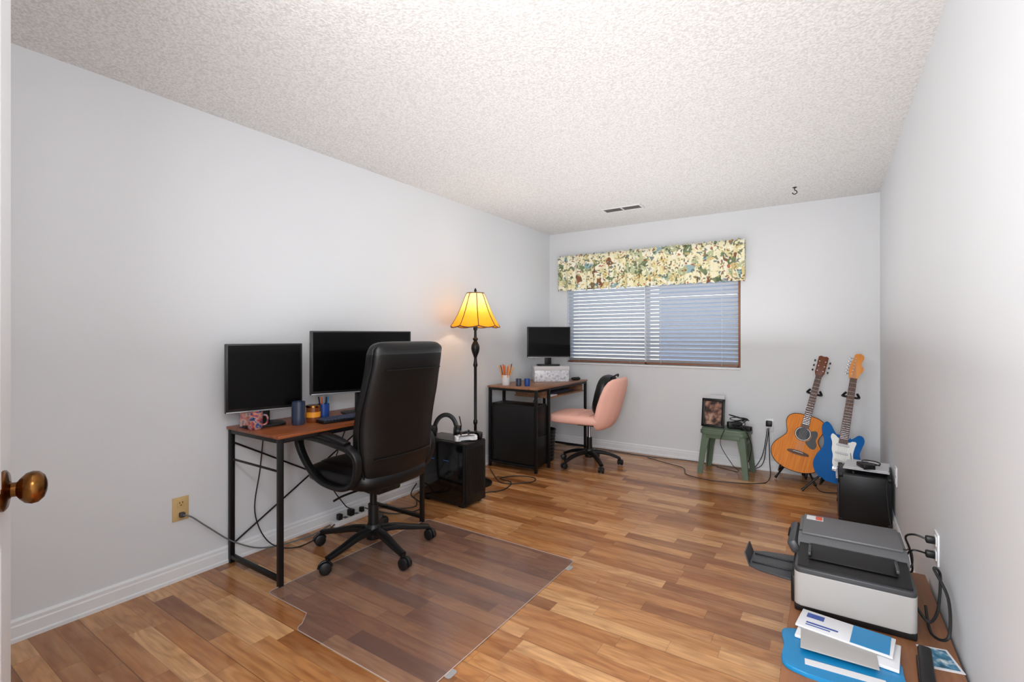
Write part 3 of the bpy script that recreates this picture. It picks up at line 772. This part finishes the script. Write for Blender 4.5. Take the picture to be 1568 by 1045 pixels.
# ---------------------------------------------------------------- guitars
def outl(pts, n=6): return [(v.x, v.y) for v in crom([(p[0], p[1], 0) for p in pts], n, True)]
def euler_from_dir(dr, ry_first=True):
    z = Vector(dr).normalized(); y = Vector((0, 1, 0)); x = y.cross(z).normalized(); y = z.cross(x)
    Mx = Matrix((x, y, z)).transposed(); return Mx.to_euler()
gb = Vector((-.264, 4.71, .105)); gd = Vector((.217, .233, .951)).normalized()
ag = group('acoustic_guitar', gb, rot=euler_from_dir(gd))
half = [(0, 0), (.07, .006), (.14, .035), (.185, .085), (.198, .14), (.185, .195), (.15, .245), (.122, .285), (.118, .315), (.132, .36), (.143, .405), (.132, .45), (.095, .478), (.04, .488)]
full = half+[(-x, z) for x, z in reversed(half[1:])]
ol = outl(full, 5)
prism(ag, 'body', ol, .0, .10, M['mahog'], 'XZ', .004)
prism(ag, 'soundboard', [(x*.985, .244+(z-.244)*.985) for x, z in ol], -.003, .001, M['spruce'], 'XZ', .001)
sweep(ag, 'binding', [(x*.995, -.001, .244+(z-.244)*.995) for x, z in ol], .003, M['black'], 6, closed=True)
disk = lambda r, cx, cz, n=32: [(cx+r*cos(2*pi*k/n), cz+r*sin(2*pi*k/n)) for k in range(n)]
prism(ag, 'rosette', disk(.062, 0, .325), -.0045, -.003, M['rose'], 'XZ')
prism(ag, 'rosette_ring', disk(.056, 0, .325), -.005, -.004, M['pgw'], 'XZ')
prism(ag, 'sound_hole', disk(.052, 0, .325), -.0056, -.004, M['dark'], 'XZ')
prism(ag, 'pickguard', outl([(.052, .36), (.065, .32), (.05, .28), (.03, .262), (.07, .225), (.105, .225), (.115, .26), (.10, .30), (.105, .345), (.09, .375)], 4), -.005, -.003, M['black'], 'XZ')
prism(ag, 'bridge', outl([(-.075, .150), (0, .142), (.075, .150), (.075, .168), (.03, .178), (-.03, .178), (-.075, .168)], 3), -.012, -.003, M['rose'], 'XZ', .002)
box(ag, 'saddle', (0, -.014, .166), (.075, .004, .003), M['pgw'], 0)
prism(ag, 'neck', [(-.028, .44), (.028, .44), (.0225, .845), (-.0225, .845)], -.004, .018, M['mahog'], 'XZ', .004)
prism(ag, 'fretboard', [(-.029, .375), (.029, .375), (.0225, .845), (-.0225, .845)], -.012, -.003, M['rose'], 'XZ', .001)
fr = []
sc = .65
for i in range(1, 20):
    z = .845-sc*(1-2**(-i/12)); fr.append(((0, -.0125, z), (.05, .001, .0010)))
boxes(ag, 'frets', fr, M['chrome'])
prism(ag, 'headstock', [(-.024, .84), (.024, .84), (.036, .87), (.037, 1.01), (.02, 1.02), (0, 1.012), (-.02, 1.02), (-.037, 1.01), (-.036, .87)], .0, .016, M['mahog'], 'XZ', .002)
for sx in (-1, 1):
    for k in range(3):
        zz = .885+.042*k
        cyl(ag, 'tuner_post', (sx*.022, -.01, zz), (sx*.022, .002, zz), .004, M['chrome'], seg=10)
        cyl(ag, 'tuner_shaft', (sx*.035, .01, zz), (sx*.05, .01, zz), .003, M['chrome'], seg=8)
        box(ag, 'tuner_button', (sx*.056, .01, zz), (.012, .008, .018), M['black'], .003)
bm = bmesh.new()
for k in range(6): add_sweep(bm, [((k-2.5)*.0105, -.016, .166), ((k-2.5)*.0072, -.0145, .845), ((-1 if k < 3 else 1)*.022, -.008, .885+.042*(k if k < 3 else 5-k))], .0005, 5)
finish(bm, 'strings', M['silver'], ag)

eb = Vector((.040, 4.44, .115)); ed = Vector((.143, .25, 1.01)).normalized()
eg = group('electric_guitar', eb, rot=euler_from_dir(ed)); eg.scale = (1.05,)*3
strat = outl([(0, 0), (-.08, .008), (-.14, .05), (-.163, .115), (-.148, .185), (-.118, .245), (-.118, .30), (-.138, .355), (-.142, .405), (-.118, .435), (-.088, .415), (-.062, .375), (-.033, .345), (.03, .335), (.055, .348), (.085, .378), (.112, .372), (.124, .338), (.114, .285), (.108, .24), (.128, .185), (.160, .125), (.155, .06), (.09, .01)], 5)
prism(eg, 'body', strat, 0, .044, M['blue'], 'XZ', .010)
prism(eg, 'pickguard', outl([(-.03, .330), (-.050, .345), (-.072, .355), (-.08, .33), (-.066, .29), (-.062, .24), (-.050, .20), (-.045, .14), (-.02, .110), (.04, .105), (.09, .08), (.112, .10), (.098, .15), (.07, .22), (.072, .28), (.078, .32), (.055, .325), (.03, .312)], 4), -.003, .001, M['pgw'], 'XZ')
for z, tl_ in ((.285, 0), (.225, 0), (.165, .22)):
    box(eg, 'pickup', (0, -.006, z), (.078, .008, .017), M['paper'], .003, (0, tl_, 0))
boxes(eg, 'bridge', [((0, -.006, .105), (.085, .01, .035))]+[((-.028+.011*i, -.013, .107), (.009, .006, .02)) for i in range(6)], M['chrome'], .001)
for x, z in ((.062, .15), (.08, .12), (.092, .095)): lathe(eg, 'control_knob', [(0, 0), (.011, 0), (.009, .012), (0, .013)], M['pgw'], (x, -.003, z), (pi/2, 0, 0), 20)
sweep(eg, 'tremolo_arm', [(.04, -.012, .10), (.06, -.03, .12), (.065, -.035, .17), (.05, -.035, .24)], .0025, M['chrome'], 8, smooth_n=5)
prism(eg, 'neck', [(-.028, .30), (.028, .30), (.0215, .79), (-.0215, .79)], -.006, .016, M['maple'], 'XZ', .004)
prism(eg, 'fretboard', [(-.0285, .295), (.0285, .295), (.0217, .79), (-.0217, .79)], -.012, -.005, M['rose'], 'XZ', .001)
fr = [((0, -.0125, .79-sc*(1-2**(-i/12))), (.048, .001, .0010)) for i in range(1, 22)]
boxes(eg, 'frets', fr, M['chrome'])
prism(eg, 'headstock', outl([(-.0215, .785), (.0215, .785), (.030, .815), (.05, .85), (.052, .875), (.038, .89), (.036, .915), (.045, .945), (.038, .972), (.012, .982), (-.012, .972), (-.018, .94), (-.034, .88), (-.035, .83)], 4), .0, .014, M['maple'], 'XZ', .002)
for k in range(6):
    zz = .822+.024*k; x0 = -.024+.003*k*.8
    cyl(eg, 'tuner_post', (x0+.008, -.01, zz), (x0+.008, .002, zz), .0035, M['chrome'], seg=10)
    cyl(eg, 'tuner_shaft', (x0-.004, .008, zz), (x0-.026, .008, zz), .0025, M['chrome'], seg=8)
    box(eg, 'tuner_button', (x0-.030, .008, zz), (.010, .008, .014), M['chrome'], .003)
bm = bmesh.new()
for k in range(6): add_sweep(bm, [((k-2.5)*.0105, -.017, .107), ((k-2.5)*.007, -.0145, .79), (-.014+.0024*(5-k), -.008, .822+.024*k)], .0005, 5)
finish(bm, 'strings', M['silver'], eg)

def gstand(name, base, dr, feet, neck=.70, width=.05, depth=.11):
    base = Vector(base); dr = Vector(dr).normalized()
    rot = euler_from_dir(dr); R = rot.to_matrix(); bk = R @ Vector((0, 1, 0)); rt = R @ Vector((1, 0, 0))
    g = group(name, (base.x, base.y, 0))
    o = Vector((base.x, base.y, 0)); tl = lambda v: tuple(Vector(v)-o)
    top = base+dr*neck+bk*.06; hub = base+dr*.16+bk*(depth+.05); 
    cyl(g, 'upright', tl(hub-dr*.05), tl(top+dr*.02), .009, M['metal'])
    lathe(g, 'hub', [(0, -.03), (.02, -.03), (.022, .0), (.02, .03), (0, .03)], M['black'], tl(hub), rot)
    for i, f in enumerate(feet):
        f = Vector((f[0], f[1], .010)); midp = hub*.5+f*.5+Vector((0, 0, .02))
        sweep(g, 'leg_%d' % (i+1), [tl(hub), tl(midp), tl(f)], .008, M['metal'], 10, smooth_n=5)
        sweep(g, 'rubber_foot', [tl(f-(f-midp).normalized()*.02), tl(f+Vector((0, 0, .002)))], .011, M['black'])
    fr_ = -bk
    yk = [top+rt*width*.7+fr_*.09+dr*.02, top+rt*width+fr_*.07, top+rt*width, top, top-rt*width, top-rt*width+fr_*.07, top-rt*width*.7+fr_*.09+dr*.02]
    sweep(g, 'neck_yoke', [tl(p) for p in yk], .009, M['black'], 10, smooth_n=5)
    low = base-dr*.004
    for sg in (-1, 1):
        a = [hub-dr*.03, hub-dr*.10+rt*sg*.06, low+rt*sg*.10+bk*(depth+.02)-dr*.012, low+rt*sg*.10-dr*.004-bk*.015, low+rt*sg*.10-bk*.03+dr*.035]
        sweep(g, 'cradle_arm', [tl(p) for p in a], .008, M['metal'], 10, smooth_n=5)
    return g
gstand('guitar_stand', gb-Vector((0, 0, .012)), gd, [(-.40, 4.78), (-.10, 4.70), (-.20, 4.99)])
gstand('guitar_stand', eb-Vector((0, 0, .012)), ed, [(-.19, 4.50), (.05, 4.36), (.19, 4.74)], depth=.05)

# ---------------------------------------------------------------- amplifier
am = group('guitar_amplifier', (.19, 4.07, 0), rad(0))
box(am, 'cabinet', (0, 0, .17), (.28, .34, .31), M['black'], .008)
box(am, 'speaker_grille', (-.143, 0, .14), (.006, .29, .22), M['grayp'], .003)
box(am, 'control_panel', (-.143, 0, .285), (.006, .30, .045), M['metal'], .002)
for k in range(6): lathe(am, 'control_knob', [(0, 0), (.009, 0), (.008, .012), (0, .013)], M['silver'], (-.146, -.12+.045*k, .285), (0, -pi/2, 0), 16)
boxes(am, 'corner_guards', [((sx*.13, sy*.16, z), (.024, .024, .024)) for sx in (-1, 1) for sy in (-1, 1) for z in (.023, .317)], M['metal'], .004)
for sx in (-.1, .1):
    for sy in (-.13, .13): box(am, 'foot', (sx, sy, .0075), (.03, .03, .015), M['black'], .002)
sweep(am, 'handle', [(-.06, -.10, .325), (-.06, -.08, .338), (-.06, .08, .338), (-.06, .10, .325)], .008, M['black'], 10, smooth_n=4)
pp = group('paper_stack', (.21, 4.10, .351), rad(-6))
boxes(pp, 'sheets', [((0, 0, 0), (.25, .28, .004)), ((.01, .02, .005), (.22, .26, .004))], M['paper'], 0)
cg = group('cable_and_pedal', (.20, 4.03, .358), rad(20))
box(cg, 'pedal', (0, 0, .015), (.07, .11, .03), M['black'], .005)
sweep(cg, 'coiled_lead', [(.04+.05*cos(t_*.7), .02+.05*sin(t_*.7), .012+.002*t_) for t_ in range(14)], .004, M['cable'], 8, smooth_n=3)

# ---------------------------------------------------------------- low cabinet + printer
cbn = group('low_wooden_cabinet', (.105, 2.12, 0))
box(cbn, 'carcass', (.0, 0, .11), (.43, 1.04, .20), M['cab'], .003)
box(cbn, 'top_board', (.0, 0, .23), (.46, 1.08, .02), M['cab'], .003)
boxes(cbn, 'drawer_fronts', [((-.218, -.26, .115), (.008, .48, .17)), ((-.218, .26, .115), (.008, .48, .17))], M['cab'], .002)
for y in (-.26, .26): lathe(cbn, 'pull', [(0, 0), (.006, 0), (.006, .012), (.013, .018), (0, .024)], M['brass'], (-.222, y, .12), (0, -pi/2, 0), 16)
boxes(cbn, 'plinth', [((0, 0, .006), (.40, 1.0, .012))], M['dark'])

pr = group('printer', (.065, 2.28, .24))
box(pr, 'base', (0, 0, .016), (.35, .45, .03), M['black'], .006)
prism(pr, 'white_body', rrect(.352, .462, .02), .026, .145, M['lightg'], 'XY', .004)
prism(pr, 'dark_deck', rrect(.350, .460, .02), .143, .162, M['grayp'], 'XY', .004)
box(pr, 'output_recess', (-.12, .0, .10), (.13, .30, .07), M['dark'], .004)
box(pr, 'lower_left_housing', (-.178, .0, .065), (.02, .40, .10), M['black'], .008)
prism(pr, 'scanner_unit', [(-.06, .160), (.229, .160), (.229, .205), (.215, .212), (-.04, .212), (-.06, .200)], -.172, .172, M['midg'], 'YZ', .003)
box(pr, 'scanner_lid', (.0, .10, .217), (.32, .235, .010), M['midg'], .004)
box(pr, 'lid_seam', (.0, .02, .2135), (.345, .004, .004), M['dark'], 0)
prism(pr, 'feeder_slope', [(-.215, .160), (-.05, .160), (-.05, .196), (-.10, .188), (-.215, .168)], -.165, .165, M['black'], 'YZ', .002)
box(pr, 'document_guide', (0, -.12, .19), (.26, .10, .004), M['dark'], .001, (rad(11), 0, 0))
boxes(pr, 'guide_rails', [((-.13, -.12, .194), (.01, .09, .012)), ((.13, -.12, .194), (.01, .09, .012))], M['grayp'], .002)
box(pr, 'hinge_block', (.165, -.02, .175), (.02, .05, .04), M['lightg'], .003)
box(pr, 'control_panel', (-.185, .05, .172), (.035, .24, .05), M['grayp'], .010, (0, rad(-28), 0))
box(pr, 'touch_display', (-.203, .05, .178), (.002, .10, .03), M['screen'], 0, (0, rad(-28), 0))
box(pr, 'sticker', (-.12, .175, .2225), (.06, .05, .001), M['paper'], 0)
box(pr, 'sticker_print', (-.105, .175, .2232), (.024, .045, .001), M['orange'], 0)
prism(pr, 'output_tray', [(-.18, -.135), (-.30, -.115), (-.345, -.09), (-.345, .06), (-.30, .085), (-.18, .105)], .062, .070, M['grayp'], 'XY', .002)
box(pr, 'tray_stop', (-.352, -.015, .088), (.006, .14, .05), M['grayp'], .003, (0, rad(-20), 0))
boxes(pr, 'tray_rails', [((-.26, -.06, .072), (.15, .006, .006)), ((-.26, .03, .072), (.15, .006, .006))], M['black'], .001)

ip = group('ink_cartridge_package', (.03, 1.80, .24), rad(4))
prism(ip, 'blue_bag', outl([(-.15, -.11), (0, -.13), (.13, -.11), (.15, 0), (.14, .09), (0, .11), (-.15, .10), (-.155, 0)], 5), 0, .014, M['hpblue'], 'XY', .004)
box(ip, 'bag_print', (0, -.07, .0148), (.20, .03, .001), M['paper'], 0)
pk = group('paper_packets', (.045, 1.90, .254), rad(-7))
box(pk, 'packet_white', (0, 0, .006), (.27, .15, .010), M['paper'], .002)
box(pk, 'packet_gray', (-.02, -.05, .013), (.20, .16, .004), M['lightg'], .001, (0, 0, .15))
box(pk, 'packet_top', (-.01, .03, .018), (.26, .12, .006), M['paper'], .001, (0, 0, -.03))
boxes(pk, 'blue_band', [((.06, .03, .0215), (.10, .115, .001))], M['hpblue'])
boxes(pk, 'navy_mark', [((-.095, .06, .0215), (.05, .03, .001)), ((-.07, .01, .0215), (.09, .008, .001)), ((-.08, -.005, .0215), (.07, .005, .001))], M['navy'])
rm = group('stapler', (.235, 1.84, .24), rad(86))
box(rm, 'lower_arm', (0, 0, .012), (.20, .04, .024), M['black'], .006)
box(rm, 'upper_arm', (.01, 0, .036), (.19, .034, .022), M['black'], .008, (0, rad(-5), 0))
box(rm, 'staple_channel', (.01, 0, .027), (.17, .02, .006), M['chrome'], .001, (0, rad(-3), 0))
pcg = group('photo_card', (.285, 1.99, .24), rad(12))
box(pcg, 'card', (0, 0, .001), (.08, .12, .002), M['paper'], 0)
box(pcg, 'image', (0, 0, .0025), (.065, .10, .001), picture_mat('card_print', [C(30, 60, 70), C(60, 120, 150), C(220, 220, 215)], 30), 0)

box(out_r, 'plug', (.022, 0, .028), (.03, .026, .026), M['black'], .005); box(out_r, 'plug_b', (.022, 0, -.028), (.03, .026, .026), M['black'], .005)
adopt(out_r, cord('plugged_cord_1', [(XR-.035, 2.455, .458), (XR-.07, 2.47, .462), (XR-.09, 2.52, .43), (XR-.07, 2.58, .36), (XR-.06, 2.6, .27), (XR-.075, 2.64, .246)], .004))
adopt(am, cord('amplifier_cord', [(XR-.035, 2.455, .402), (XR-.075, 2.44, .41), (XR-.09, 2.48, .37), (XR-.08, 2.54, .30), (XR-.06, 2.6, .30), (XR-.05, 2.75, .30), (XR-.04, 3.2, .15), (XR-.04, 3.7, .1), (XR-.05, 3.86, .30), (XR-.04, 3.84, .36)], .0035),
      cord('guitar_lead', [(XR-.03, 3.9, .38), (XR-.012, 4.1, .36), (XR-.025, 4.3, .30), (XR-.03, 4.4, .1), (.24, 4.50, .01), (.10, 4.6, .008), (-.05, 4.55, .008), (-.1, 4.7, .008)], .0035))
adopt(pr, cord('printer_cord', [(.250, 2.20, .30), (.28, 2.16, .27), (.31, 2.20, .30), (.325, 2.26, .40), (.30, 2.20, .44), (.325, 2.12, .38), (.31, 2.02, .30), (.28, 2.10, .262), (.29, 2.3, .262)], .0045))

# ---------------------------------------------------------------- outdoors
slab('ground_outdoors', (-14, YB+.3, -.5), (12, 30, -.4), mat('lawn', C(120, 130, 120), .9, var=.2, vs=2))
nb = group('neighbor_house')
bm = bmesh.new()
for i in range(20): add_box(bm, (.3, 9.5, -.3+.2*i), (6.2, .05, .19), .01, None)
finish(bm, 'siding', mat('blue_gray_siding', C(106, 124, 150), .7), nb)

# ---------------------------------------------------------------- lights, world, camera
W = bpy.data.worlds.new('sky'); S.world = W; W.use_nodes = True; wt = W.node_tree
bg = wt.nodes['Background']
sk = wt.nodes.new('ShaderNodeTexSky')
try:
    sk.sky_type = 'NISHITA'; sk.sun_disc = False; sk.sun_elevation = rad(50); sk.sun_rotation = rad(200)
except Exception: pass
hs = wt.nodes.new('ShaderNodeHueSaturation'); hs.inputs['Saturation'].default_value = .65
wt.links.new(sk.outputs[0], hs.inputs['Color']); wt.links.new(hs.outputs[0], bg.inputs[0]); bg.inputs[1].default_value = .78
def area(name, loc, tgt, sx, sy, e, col=(1, 1, 1)):
    l = bpy.data.lights.new(name, 'AREA'); l.shape = 'RECTANGLE'; l.size = sx; l.size_y = sy; l.energy = e; l.color = col
    o = bpy.data.objects.new(name, l); S.collection.objects.link(o); o.location = loc
    o.rotation_euler = (Vector(tgt)-Vector(loc)).to_track_quat('-Z', 'Y').to_euler(); return o
area('wall_fill', (-1.0, .22, 1.95), (.2, 3.2, 1.7), .5, .3, 15, (.985, .99, 1))  # added fill lamp above the view, brightens the right wall directly
area('wall_fill', (.05, .10, 1.95), (-2.78, 1.6, 1.5), .3, .3, 12, (.985, .99, 1))  # second added fill, out of view, lifts the left wall
area('ceiling_fill', (-1.22, 2.95, 1.15), (-1.22, 2.95, 3), 2.3, 3.6, 32, (.985, .99, 1))  # invented upward-facing lamp inside the room, evens out the ceiling brightness
area('doorway_fill', (-.1, -.5, 1.3), (-1.3, 2.6, 1.0), .75, 1.4, 46, (.99, .99, 1))  # added fill from behind the camera, not an actual hallway fixture
l = bpy.data.lights.new('lamp_bulb_light', 'POINT'); l.energy = 3.0; l.color = (1, .84, .64); l.shadow_soft_size = .03
o = bpy.data.objects.new('lamp_bulb_light', l); S.collection.objects.link(o); o.location = (-2.5, 3.23, 1.50)

cam = bpy.data.cameras.new('camera'); co = bpy.data.objects.new('camera', cam); S.collection.objects.link(co)
cam.sensor_width = 36; cam.lens = 36*739/1568; cam.shift_y = -.0054; cam.clip_start = .02
co.location = (0, 0, 1.25); co.rotation_euler = (rad(90), 0, rad(33.4))
S.camera = co
